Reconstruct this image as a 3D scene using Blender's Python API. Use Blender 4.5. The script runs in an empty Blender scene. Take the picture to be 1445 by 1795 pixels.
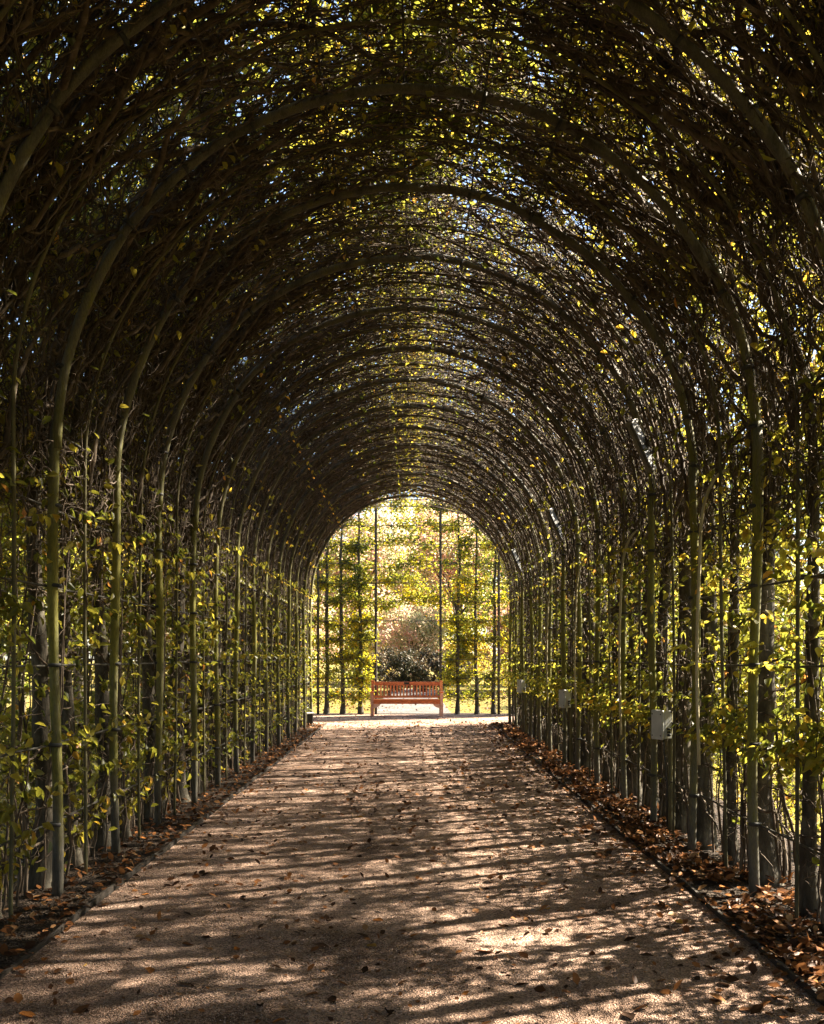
import bpy, bmesh, math, random
import numpy as np
from mathutils import Vector, Matrix, Euler

random.seed(7)
RNG = np.random.default_rng(7)
PI = math.pi
scene = bpy.context.scene
C = scene.collection

# ------------------------------------------------------------------ camera, sky, sun, exposure
cam_d = bpy.data.cameras.new('camera')
cam = bpy.data.objects.new('camera', cam_d)
C.objects.link(cam)
cam.location = (0.05, 0.0, 1.5)
cam.rotation_euler = (PI / 2, 0, 0)
cam_d.sensor_fit = 'VERTICAL'
cam_d.sensor_height = 36.0
cam_d.lens = 35.0
cam_d.shift_y = 0.1418
cam_d.clip_start = 0.05
cam_d.clip_end = 2000
scene.camera = cam

SUN_EL, SUN_AZ = math.radians(41), math.radians(66)      # azimuth clockwise from +Y
w = bpy.data.worlds.new('World')
scene.world = w
w.use_nodes = True
nt = w.node_tree
nt.nodes.clear()
sky = nt.nodes.new('ShaderNodeTexSky')
sky.sky_type = 'NISHITA'
sky.sun_disc = False
sky.sun_elevation = SUN_EL
sky.sun_rotation = SUN_AZ
bg = nt.nodes.new('ShaderNodeBackground')
bg.inputs['Strength'].default_value = 0.055
wo = nt.nodes.new('ShaderNodeOutputWorld')
nt.links.new(sky.outputs[0], bg.inputs['Color'])
nt.links.new(bg.outputs[0], wo.inputs['Surface'])

sd = bpy.data.lights.new('sun', 'SUN')
sd.energy = 5.0
sd.angle = math.radians(0.9)
sd.color = (1.0, 0.88, 0.70)
sun = bpy.data.objects.new('sun', sd)
C.objects.link(sun)
to_sun = Vector((math.cos(SUN_EL) * math.sin(SUN_AZ), math.cos(SUN_EL) * math.cos(SUN_AZ), math.sin(SUN_EL)))
sun.rotation_euler = to_sun.to_track_quat('Z', 'Y').to_euler()
sun.location = to_sun * 60

vs = scene.view_settings
vs.view_transform = 'Standard'
vs.look = 'None'
vs.gamma = 1.0
vs.use_curve_mapping = False
vs.exposure = 3.1
cy = scene.cycles
cy.max_bounces = 8
cy.diffuse_bounces = 5
cy.glossy_bounces = 2
cy.transmission_bounces = 6
cy.transparent_max_bounces = 8
cy.caustics_reflective = False
cy.caustics_refractive = False
cy.sample_clamp_indirect = 6.0
cy.use_denoising = True
cy.use_adaptive_sampling = False

# ------------------------------------------------------------------ materials
def mat(name):
    m = bpy.data.materials.new(name)
    m.use_nodes = True
    n = m.node_tree.nodes
    b = n.get('Principled BSDF')
    return m, n, m.node_tree.links, b

def N(n, t, **kw):
    x = n.new(t)
    for k, v in kw.items():
        setattr(x, k, v)
    return x

def ramp(n, stops, interp='LINEAR'):
    r = n.new('ShaderNodeValToRGB')
    r.color_ramp.interpolation = interp
    e = r.color_ramp.elements
    while len(e) < len(stops):
        e.new(0.5)
    for el, (p, c) in zip(e, stops):
        el.position = p
        el.color = (c[0], c[1], c[2], 1)
    return r

def leaf_mat(name, stops, trans=0.58, sat=1.12, spec=0.45, tv=2.1):
    m, n, l, b = mat(name)
    at = N(n, 'ShaderNodeAttribute', attribute_name='tint')
    r = ramp(n, stops)
    l.new(at.outputs['Fac'], r.inputs[0])
    tc = n.new('ShaderNodeTexCoord')
    no = n.new('ShaderNodeTexNoise')
    no.inputs['Scale'].default_value = 60
    no.inputs['Detail'].default_value = 3
    l.new(tc.outputs['Object'], no.inputs['Vector'])
    hv = n.new('ShaderNodeHueSaturation')
    mr = n.new('ShaderNodeMapRange')
    mr.inputs['To Min'].default_value = 0.65
    mr.inputs['To Max'].default_value = 1.35
    l.new(no.outputs['Fac'], mr.inputs['Value'])
    l.new(mr.outputs[0], hv.inputs['Value'])
    l.new(r.outputs[0], hv.inputs['Color'])
    l.new(hv.outputs[0], b.inputs['Base Color'])
    b.inputs['Roughness'].default_value = 0.42
    b.inputs['Specular IOR Level'].default_value = spec
    tr = n.new('ShaderNodeBsdfTranslucent')
    h2 = n.new('ShaderNodeHueSaturation')
    h2.inputs['Saturation'].default_value = sat
    h2.inputs['Value'].default_value = tv
    l.new(hv.outputs[0], h2.inputs['Color'])
    l.new(h2.outputs[0], tr.inputs['Color'])
    mx = n.new('ShaderNodeMixShader')
    mx.inputs[0].default_value = trans
    l.new(b.outputs[0], mx.inputs[1])
    l.new(tr.outputs[0], mx.inputs[2])
    out = n.get('Material Output')
    l.new(mx.outputs[0], out.inputs['Surface'])
    return m

M = {}
M['hedge_leaf'] = leaf_mat('hedge_leaf', [(0.0, (.026, .036, .009)), (.30, (.062, .070, .012)), (.55, (.13, .125, .020)),
                                          (.85, (.25, .20, .034)), (.96, (.30, .19, .03)), (1.0, (.22, .10, .03))], tv=3.0, sat=1.04)
M['end_leaf'] = leaf_mat('end_leaf', [(0.0, (.030, .042, .010)), (.35, (.085, .088, .016)), (.62, (.19, .165, .030)),
                                      (.92, (.32, .24, .03)), (1.0, (.28, .12, .03))], tv=3.6)
M['green_leaf'] = leaf_mat('green_leaf', [(0, (.06, .08, .02)), (.5, (.15, .16, .035)), (1, (.30, .26, .07))])
M['yellow_leaf'] = leaf_mat('yellow_leaf', [(0, (.12, .115, .025)), (.5, (.27, .225, .055)), (1, (.42, .32, .11))])
M['pink_leaf'] = leaf_mat('pink_leaf', [(0, (.16, .10, .05)), (.5, (.30, .16, .10)), (1, (.40, .26, .16))], sat=1.0)
M['pale_leaf'] = leaf_mat('pale_leaf', [(0, (.13, .15, .06)), (.4, (.27, .25, .12)), (.65, (.40, .27, .18)), (1, (.46, .20, .17))], sat=0.9)
M['dark_leaf'] = leaf_mat('dark_leaf', [(0, (.014, .017, .009)), (.55, (.035, .034, .018)), (.85, (.10, .065, .04)), (1, (.20, .17, .10))], trans=.2, spec=.12)

def bark_mat(name, c1, c2, c3, scale=14, bump=0.6):
    m, n, l, b = mat(name)
    tc = n.new('ShaderNodeTexCoord')
    mp = n.new('ShaderNodeMapping')
    mp.inputs['Scale'].default_value = (1, 1, .35)
    l.new(tc.outputs['Object'], mp.inputs['Vector'])
    no = n.new('ShaderNodeTexNoise')
    no.inputs['Scale'].default_value = scale
    no.inputs['Detail'].default_value = 6
    no.inputs['Roughness'].default_value = .65
    l.new(mp.outputs[0], no.inputs['Vector'])
    r = ramp(n, [(.28, c1), (.5, c2), (.72, c3)])
    l.new(no.outputs['Fac'], r.inputs[0])
    l.new(r.outputs[0], b.inputs['Base Color'])
    b.inputs['Roughness'].default_value = .85
    b.inputs['Specular IOR Level'].default_value = .2
    n2 = n.new('ShaderNodeTexNoise')
    n2.inputs['Scale'].default_value = scale * 5
    n2.inputs['Detail'].default_value = 4
    l.new(mp.outputs[0], n2.inputs['Vector'])
    bp = n.new('ShaderNodeBump')
    bp.inputs['Strength'].default_value = bump
    bp.inputs['Distance'].default_value = .01
    l.new(n2.outputs['Fac'], bp.inputs['Height'])
    l.new(bp.outputs[0], b.inputs['Normal'])
    return m

M['bark'] = bark_mat('bark', (.020, .016, .012), (.052, .044, .032), (.15, .135, .105))
M['twig'] = bark_mat('twig', (.028, .021, .015), (.085, .064, .046), (.21, .165, .125), 9, .2)
M['far_bark'] = bark_mat('far_bark', (.03, .024, .018), (.06, .05, .036), (.09, .08, .06))

# weathered arch wood: grey-brown with green algae, greyer near the ground
def pole_mat():
    m, n, l, b = mat('algae_wood')
    tc = n.new('ShaderNodeTexCoord')
    mp = n.new('ShaderNodeMapping')
    mp.inputs['Scale'].default_value = (3, 3, .55)
    l.new(tc.outputs['Object'], mp.inputs['Vector'])
    no = n.new('ShaderNodeTexNoise')
    no.inputs['Scale'].default_value = 3.2
    no.inputs['Detail'].default_value = 7
    no.inputs['Roughness'].default_value = .7
    l.new(mp.outputs[0], no.inputs['Vector'])
    gr = n.new('ShaderNodeTexNoise')
    gr.inputs['Scale'].default_value = 60
    gr.inputs['Detail'].default_value = 4
    l.new(mp.outputs[0], gr.inputs['Vector'])
    r = ramp(n, [(.16, (.045, .040, .032)), (.34, (.105, .097, .078)), (.46, (.13, .12, .065)), (.60, (.14, .135, .026)), (.78, (.23, .205, .04))])
    sp = n.new('ShaderNodeSeparateXYZ')
    l.new(tc.outputs['Object'], sp.inputs[0])
    mr = n.new('ShaderNodeMapRange')
    mr.inputs['From Min'].default_value = 0.1
    mr.inputs['From Max'].default_value = 0.9
    mr.inputs['To Min'].default_value = -.16
    mr.inputs['To Max'].default_value = .06
    l.new(sp.outputs['Z'], mr.inputs['Value'])
    ad = N(n, 'ShaderNodeMath', operation='ADD')
    l.new(no.outputs['Fac'], ad.inputs[0])
    l.new(mr.outputs[0], ad.inputs[1])
    m3 = n.new('ShaderNodeMapRange')
    m3.inputs['From Min'].default_value = 3.0
    m3.inputs['From Max'].default_value = 4.3
    m3.inputs['To Min'].default_value = 0
    m3.inputs['To Max'].default_value = -.24
    l.new(sp.outputs['Z'], m3.inputs['Value'])
    a3 = N(n, 'ShaderNodeMath', operation='ADD')
    l.new(ad.outputs[0], a3.inputs[0])
    l.new(m3.outputs[0], a3.inputs[1])
    l.new(a3.outputs[0], r.inputs[0])
    mx = N(n, 'ShaderNodeMix', data_type='RGBA', blend_type='MULTIPLY')
    mx.inputs[0].default_value = .8
    r2 = ramp(n, [(.3, (.55, .55, .55)), (.65, (1.1, 1.1, 1.1))])
    l.new(gr.outputs['Fac'], r2.inputs[0])
    l.new(r.outputs[0], mx.inputs[6])
    l.new(r2.outputs[0], mx.inputs[7])
    l.new(mx.outputs[2], b.inputs['Base Color'])
    b.inputs['Roughness'].default_value = .7
    b.inputs['Specular IOR Level'].default_value = .25
    bp = n.new('ShaderNodeBump')
    bp.inputs['Strength'].default_value = .5
    bp.inputs['Distance'].default_value = .006
    l.new(gr.outputs['Fac'], bp.inputs['Height'])
    l.new(bp.outputs[0], b.inputs['Normal'])
    return m
M['pole'] = pole_mat()
M['cane'] = bark_mat('cane', (.30, .26, .15), (.42, .37, .24), (.52, .47, .34), 8, .2)
M['rod'] = bark_mat('rod', (.05, .045, .025), (.10, .09, .05), (.15, .14, .07), 8, .2)

def plain(name, col, rough=.6, metal=0, var=.25, scale=30, spec=.4):
    m, n, l, b = mat(name)
    tc = n.new('ShaderNodeTexCoord')
    no = n.new('ShaderNodeTexNoise')
    no.inputs['Scale'].default_value = scale
    no.inputs['Detail'].default_value = 5
    l.new(tc.outputs['Object'], no.inputs['Vector'])
    r = ramp(n, [(.3, [c * (1 - var) for c in col]), (.7, [c * (1 + var) for c in col])])
    l.new(no.outputs['Fac'], r.inputs[0])
    l.new(r.outputs[0], b.inputs['Base Color'])
    b.inputs['Roughness'].default_value = rough
    b.inputs['Metallic'].default_value = metal
    b.inputs['Specular IOR Level'].default_value = spec
    return m
M['wire'] = plain('wire', (.05, .047, .04), .6, .4)
M['tie'] = plain('tie', (.03, .03, .028), .7)
M['edging'] = plain('edging', (.035, .028, .022), .8, 0, .4)
M['box_grey'] = plain('box_grey', (.40, .41, .40), .5, 0, .12, 12)
M['box_dark'] = plain('box_dark', (.03, .03, .03), .6)
M['lamp_cap'] = plain('lamp_cap', (.15, .14, .12), .5, 0, .15)
M['lamp_tube'] = plain('lamp_tube', (.22, .20, .17), .4, 0, .1)
M['lamp_tray'] = plain('lamp_tray', (.07, .07, .062), .5, 0, .3)
M['bracket'] = plain('bracket', (.03, .032, .032), .6)
M['plaque'] = plain('plaque', (.05, .045, .035), .4, .6)

def glass_mat():
    m, n, l, b = mat('lamp_glass')
    b.inputs['Base Color'].default_value = (.85, .85, .82, 1)
    b.inputs['Transmission Weight'].default_value = 1
    b.inputs['Roughness'].default_value = .05
    b.inputs['IOR'].default_value = 1.2
    return m
M['glass'] = glass_mat()

def wood_mat(name, c1, c2, c3):
    m, n, l, b = mat(name)
    tc = n.new('ShaderNodeTexCoord')
    mp = n.new('ShaderNodeMapping')
    mp.inputs['Scale'].default_value = (6, 18, 18)
    l.new(tc.outputs['Object'], mp.inputs['Vector'])
    no = n.new('ShaderNodeTexNoise')
    no.inputs['Scale'].default_value = 2.2
    no.inputs['Detail'].default_value = 6
    no.inputs['Distortion'].default_value = 1.2
    l.new(mp.outputs[0], no.inputs['Vector'])
    oi = n.new('ShaderNodeObjectInfo')
    r = ramp(n, [(.3, c1), (.5, c2), (.7, c3)])
    ad = N(n, 'ShaderNodeMath', operation='MULTIPLY_ADD')
    ad.inputs[1].default_value = .42
    l.new(oi.outputs['Random'], ad.inputs[0])
    s_ = N(n, 'ShaderNodeMath', operation='SUBTRACT')
    s_.inputs[1].default_value = .21
    l.new(no.outputs['Fac'], s_.inputs[0])
    l.new(s_.outputs[0], ad.inputs[2])
    l.new(ad.outputs[0], r.inputs[0])
    l.new(r.outputs[0], b.inputs['Base Color'])
    b.inputs['Roughness'].default_value = .5
    return m
M['bench'] = wood_mat('bench_wood', (.36, .075, .018), (.64, .165, .042), (.74, .28, .08))
M['bench_leg'] = wood_mat('bench_leg_wood', (.36, .15, .09), (.54, .27, .18), (.64, .38, .28))

def ground_mat(name, stops, sc_big=.6, sc_fine=120, bump=.5, dist=.02, mid=None):
    m, n, l, b = mat(name)
    tc = n.new('ShaderNodeTexCoord')
    big = n.new('ShaderNodeTexNoise')
    big.inputs['Scale'].default_value = sc_big
    big.inputs['Detail'].default_value = 8
    big.inputs['Roughness'].default_value = .62
    l.new(tc.outputs['Object'], big.inputs['Vector'])
    r = ramp(n, stops)
    l.new(big.outputs['Fac'], r.inputs[0])
    vo = n.new('ShaderNodeTexVoronoi')
    vo.inputs['Scale'].default_value = sc_fine
    l.new(tc.outputs['Object'], vo.inputs['Vector'])
    mr = n.new('ShaderNodeMapRange')
    mr.inputs['To Min'].default_value = .35
    mr.inputs['To Max'].default_value = 1.6
    sx = n.new('ShaderNodeSeparateColor')
    l.new(vo.outputs['Color'], sx.inputs[0])
    l.new(sx.outputs[0], mr.inputs['Value'])
    mdn = n.new('ShaderNodeTexNoise')
    mdn.inputs['Scale'].default_value = sc_big * 7
    mdn.inputs['Detail'].default_value = 9
    mdn.inputs['Roughness'].default_value = .72
    l.new(tc.outputs['Object'], mdn.inputs['Vector'])
    m2 = n.new('ShaderNodeMapRange')
    m2.inputs['From Min'].default_value = .32
    m2.inputs['From Max'].default_value = .66
    m2.inputs['To Min'].default_value = .55
    m2.inputs['To Max'].default_value = 1.25
    l.new(mdn.outputs['Fac'], m2.inputs['Value'])
    pm = N(n, 'ShaderNodeMath', operation='MULTIPLY')
    l.new(mr.outputs[0], pm.inputs[0])
    l.new(m2.outputs[0], pm.inputs[1])
    hv = n.new('ShaderNodeHueSaturation')
    l.new(pm.outputs[0], hv.inputs['Value'])
    l.new(r.outputs[0], hv.inputs['Color'])
    l.new(hv.outputs[0], b.inputs['Base Color'])
    b.inputs['Roughness'].default_value = .9
    b.inputs['Specular IOR Level'].default_value = .15
    fn = n.new('ShaderNodeTexNoise')
    fn.inputs['Scale'].default_value = sc_fine * .35
    fn.inputs['Detail'].default_value = 5
    l.new(tc.outputs['Object'], fn.inputs['Vector'])
    a = N(n, 'ShaderNodeMath', operation='ADD')
    l.new(vo.outputs['Distance'], a.inputs[0])
    l.new(fn.outputs['Fac'], a.inputs[1])
    bp = n.new('ShaderNodeBump')
    bp.inputs['Strength'].default_value = bump
    bp.inputs['Distance'].default_value = dist
    l.new(a.outputs[0], bp.inputs['Height'])
    l.new(bp.outputs[0], b.inputs['Normal'])
    return m
M['path'] = ground_mat('path_gravel', [(.30, (.12, .074, .052)), (.42, (.29, .190, .140)), (.56, (.45, .308, .234)), (.75, (.55, .395, .315))], 1.1, 130, 1.0, .016)
M['pale_path'] = ground_mat('pale_gravel', [(.30, (.085, .078, .07)), (.6, (.15, .14, .13)), (.8, (.21, .195, .18))], 1.1, 90, .6, .012)
M['soil'] = ground_mat('soil', [(.3, (.022, .016, .011)), (.5, (.05, .036, .026)), (.75, (.095, .068, .050))], 2.2, 70, .9, .025)
M['lawn'] = ground_mat('lawn', [(.3, (.10, .10, .02)), (.5, (.20, .16, .036)), (.7, (.33, .24, .07))], .5, 60, .8, .03)
for nm, col in (('fallen_brown', (.15, .065, .026)), ('fallen_orange', (.30, .115, .028)), ('fallen_yellow', (.42, .25, .06)), ('fallen_dark', (.045, .024, .014)), ('fallen_pale', (.36, .26, .17))):
    M[nm] = plain(nm, col, .85, 0, .45, 45, .1)
M['grit'] = plain('grit', (.36, .27, .21), .9, 0, .5, 200, .2)

# ------------------------------------------------------------------ mesh helpers
def mesh_np(name, verts, quads=None, tris=None, material=None, tint=None, smooth=True):
    me = bpy.data.meshes.new(name)
    verts = np.asarray(verts, dtype=np.float32).reshape(-1, 3)
    me.vertices.add(len(verts))
    me.vertices.foreach_set('co', verts.ravel())
    lv, ls, n0 = [], [], 0
    for f, k in ((quads, 4), (tris, 3)):
        if f is None or len(f) == 0:
            continue
        f = np.asarray(f, dtype=np.int32).reshape(-1, k)
        lv.append(f.ravel())
        ls.append(n0 + np.arange(len(f), dtype=np.int32) * k)
        n0 += f.size
    lv = np.concatenate(lv)
    ls = np.concatenate(ls)
    me.loops.add(len(lv))
    me.loops.foreach_set('vertex_index', lv)
    me.polygons.add(len(ls))
    me.polygons.foreach_set('loop_start', ls)
    me.polygons.foreach_set('use_smooth', np.full(len(ls), smooth, dtype=bool))
    if tint is not None:
        at = me.attributes.new('tint', 'FLOAT', 'FACE')
        at.data.foreach_set('value', np.asarray(tint, dtype=np.float32))
    me.update(calc_edges=True)
    if material is not None:
        me.materials.append(material)
    return me

def tubes(P, R, sides=3):
    """N swept tubes: P (N,K,3) R (N,K) -> verts, quads"""
    P = np.asarray(P, dtype=np.float64)
    R = np.asarray(R, dtype=np.float64)
    n, k, _ = P.shape
    T = np.gradient(P, axis=1)
    T /= np.linalg.norm(T, axis=2, keepdims=True) + 1e-9
    mt = T.mean(axis=1)
    ref = np.where((np.abs(mt[:, 2:3]) > .75 * (np.linalg.norm(mt, axis=1, keepdims=True) + 1e-9)), np.array([[0.3, 1.0, 0]]), np.array([[0.0, 0.15, 1]]))
    # avoid ref parallel to tangent anywhere: use the axis least aligned with the whole path
    sc = np.abs(T).max(axis=1)
    ax = np.argmin(sc, axis=1)
    ref = np.eye(3)[ax]
    B1 = np.cross(T, ref[:, None, :])
    B1 /= np.linalg.norm(B1, axis=2, keepdims=True) + 1e-9
    B2 = np.cross(T, B1)
    a = np.arange(sides) * 2 * PI / sides
    V = P[:, :, None, :] + R[:, :, None, None] * (np.cos(a)[None, None, :, None] * B1[:, :, None, :] + np.sin(a)[None, None, :, None] * B2[:, :, None, :])
    idx = np.arange(n * k * sides).reshape(n, k, sides)
    A = idx[:, :-1, :]
    B = idx[:, 1:, :]
    q = np.stack([A, np.roll(A, -1, 2), np.roll(B, -1, 2), B], axis=-1).reshape(-1, 4)
    return V.reshape(-1, 3), q

def join(parts):
    V, Q, o = [], [], 0
    for v, q in parts:
        V.append(v)
        Q.append(q + o)
        o += len(v)
    return np.concatenate(V), np.concatenate(Q)

def nrm(v):
    return v / (np.linalg.norm(v, axis=-1, keepdims=True) + 1e-9)

def leaves(Cn, D, Nn, L, W, fold=.18, curl=.25):
    D = nrm(D)
    S = nrm(np.cross(D, Nn))
    Nn = np.cross(S, D)
    L = L[:, None]
    W = W[:, None]
    v0 = Cn
    v3 = Cn + D * L - Nn * curl * L
    v1 = Cn + D * L * .36 - S * W * .5 + Nn * fold * W
    v2 = Cn + D * L * .72 - S * W * .36 + Nn * (fold * W - curl * L * .4)
    v5 = Cn + D * L * .36 + S * W * .5 + Nn * fold * W
    v4 = Cn + D * L * .72 + S * W * .36 + Nn * (fold * W - curl * L * .4)
    V = np.stack([v0, v1, v2, v3, v4, v5], axis=1).reshape(-1, 3)
    b = np.arange(len(Cn))[:, None] * 6
    q = np.concatenate([b + np.array([[0, 3, 2, 1]]), b + np.array([[0, 5, 4, 3]])], axis=1).reshape(-1, 4)
    return V, q

def link(name, me, parent=None, loc=None, rot=None):
    o = bpy.data.objects.new(name, me)
    C.objects.link(o)
    if parent is not None:
        o.parent = parent
    if loc is not None:
        o.location = loc
    if rot is not None:
        o.rotation_euler = rot
    return o

def tag(o, label=None, cat=None, group=None, kind=None):
    if label:
        o['label'] = label
    if cat:
        o['category'] = cat
    if group:
        o['group'] = group
    if kind:
        o['kind'] = kind
    return o

def thing(name, label, cat, loc=(0, 0, 0), rotz=0, group=None):
    o = link(name, None, None, loc, (0, 0, rotz))
    o.empty_display_size = .1
    return tag(o, label, cat, group)

def box_mesh(name, lo, hi, material, bevel=.004, seg=2):
    bm = bmesh.new()
    bmesh.ops.create_cube(bm, size=1)
    lo, hi = Vector(lo), Vector(hi)
    for v in bm.verts:
        v.co = Vector([(lo[i] + hi[i]) / 2 + v.co[i] * (hi[i] - lo[i]) for i in range(3)])
    if bevel:
        bmesh.ops.bevel(bm, geom=bm.edges[:], offset=bevel, segments=seg, affect='EDGES', profile=.6)
    me = bpy.data.meshes.new(name)
    bm.to_mesh(me)
    bm.free()
    me.materials.append(material)
    return me

def prism_mesh(name, pts, axis_lo, axis_hi, material, bevel=.003):
    """pts in (x,z), extruded along y"""
    bm = bmesh.new()
    a = [bm.verts.new((x, axis_lo, z)) for x, z in pts]
    b = [bm.verts.new((x, axis_hi, z)) for x, z in pts]
    bm.faces.new(a)
    bm.faces.new(list(reversed(b)))
    n = len(pts)
    for i in range(n):
        bm.faces.new((a[i], b[i], b[(i + 1) % n], a[(i + 1) % n]))
    bmesh.ops.recalc_face_normals(bm, faces=bm.faces[:])
    if bevel:
        bmesh.ops.bevel(bm, geom=bm.edges[:], offset=bevel, segments=1, affect='EDGES')
    me = bpy.data.meshes.new(name)
    bm.to_mesh(me)
    bm.free()
    me.materials.append(material)
    return me

def sheet(name, x0, x1, y0, y1, z, material, nx=1, ny=1, amp=0.0, kind='structure', skirt=0):
    xs = np.linspace(x0, x1, nx + 1)
    ys = np.linspace(y0, y1, ny + 1)
    X, Y = np.meshgrid(xs, ys)
    Z = np.full_like(X, z)
    if amp:
        Z = Z + amp * (np.sin(X * 1.7 + Y * .9) * .4 + np.sin(X * 4.1 - Y * 2.3 + 1) * .3 + np.sin(Y * 5.3 + X * 2.9) * .3)
    V = np.stack([X, Y, Z], -1).reshape(-1, 3)
    i = np.arange((nx + 1) * (ny + 1)).reshape(ny + 1, nx + 1)
    q = np.stack([i[:-1, :-1], i[:-1, 1:], i[1:, 1:], i[1:, :-1]], -1).reshape(-1, 4)
    o = link(name, mesh_np(name, V, q, material=material))
    o['kind'] = kind
    return o

ORD = ['first', 'second', 'third', 'fourth', 'fifth', 'sixth', 'seventh', 'eighth', 'ninth', 'tenth', 'eleventh', 'twelfth', 'thirteenth', 'fourteenth', 'fifteenth', 'sixteenth', 'seventeenth', 'eighteenth', 'nineteenth', 'twentieth']

# ------------------------------------------------------------------ layout
HALF, SPR, Y0, DY = 2.2, 2.87, 6.26, 1.309        # tunnel half width, spring height, first arch, arch spacing
def ya(i):
    return Y0 + DY * i
YEND = ya(12)
YT = 26.2                                          # the hedge screen across the end

# ground
sheet('lawn', -400, 400, -400, 400, -0.03, M['lawn'], 8, 8)
sheet('path', -1.86, 1.82, -6, YEND + 0.35, 0.0, M['path'], 30, 240, .006)
sheet('cross_path', -6, 6, YEND + 0.352, YT - .15, 0.0, M['path'], 60, 40, .006)
sheet('bed', -3.3, -1.885, -6, YEND + 0.35, -0.005, M['soil'], 14, 200, .012)
sheet('bed', 1.845, 3.3, -6, YEND + 0.35, -0.005, M['soil'], 14, 200, .012)
sheet('bed', -7, 7, YT - .146, YT + .55, -0.004, M['soil'], 60, 6, .012)
sheet('pale_path', -1.0, 1.1, YT + .556, 48, -0.012, M['pale_path'], 8, 40, .008)

# ------------------------------------------------------------------ shell of the tunnel: (s along the arch from the ground, y, u outward)
def shell(s, y, u):
    s, y, u = np.broadcast_arrays(np.asarray(s, float), y, u)
    ph = np.clip((s - SPR) / HALF, 0, None)
    x = np.where(s < SPR, -u, HALF - (HALF + u) * np.cos(ph))
    z = np.where(s < SPR, s, SPR + (HALF + u) * np.sin(ph))
    return np.stack([x, y, z], -1)

def clump(a, b, c, seed):
    r = np.random.default_rng(seed)
    v = np.zeros(np.broadcast(a, b, c).shape)
    for f in (1.6, 3.1, 5.7, 9.5):
        p = r.uniform(0, 6.28, 4)
        d = r.normal(size=3)
        d /= np.linalg.norm(d)
        e = r.normal(size=3)
        e /= np.linalg.norm(e)
        v += (np.sin(f * 2 * (a * d[0] + b * d[1] + c * d[2]) + p[0]) * np.sin(f * 2 * (a * e[0] + b * e[1] + c * e[2]) + p[1])) / f ** .35
    return v

def walk(r, n, k, s0, y0, u0, ds, dy, du, step, wig, grav=0):
    """random zig-zag walks in shell coordinates; ds,dy,du start directions (n,)"""
    S = np.zeros((n, k)); Y = np.zeros((n, k)); U = np.zeros((n, k))
    S[:, 0], Y[:, 0], U[:, 0] = s0, y0, u0
    d = np.stack([ds, dy, du], -1)
    d = nrm(d)
    base = d.copy()
    for i in range(1, k):
        zig = r.normal(size=(n, 3)) * wig
        dd = nrm(base + zig)
        base = nrm(base + r.normal(size=(n, 3)) * wig * .35)
        st = step * r.uniform(.7, 1.3, n)
        S[:, i] = S[:, i - 1] + dd[:, 0] * st
        Y[:, i] = Y[:, i - 1] + dd[:, 1] * st
        U[:, i] = U[:, i - 1] + dd[:, 2] * st
    return S, Y, U

US = .20                                            # trunk stands this far outside the arch line
SMAX = SPR + HALF * PI / 2

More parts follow.
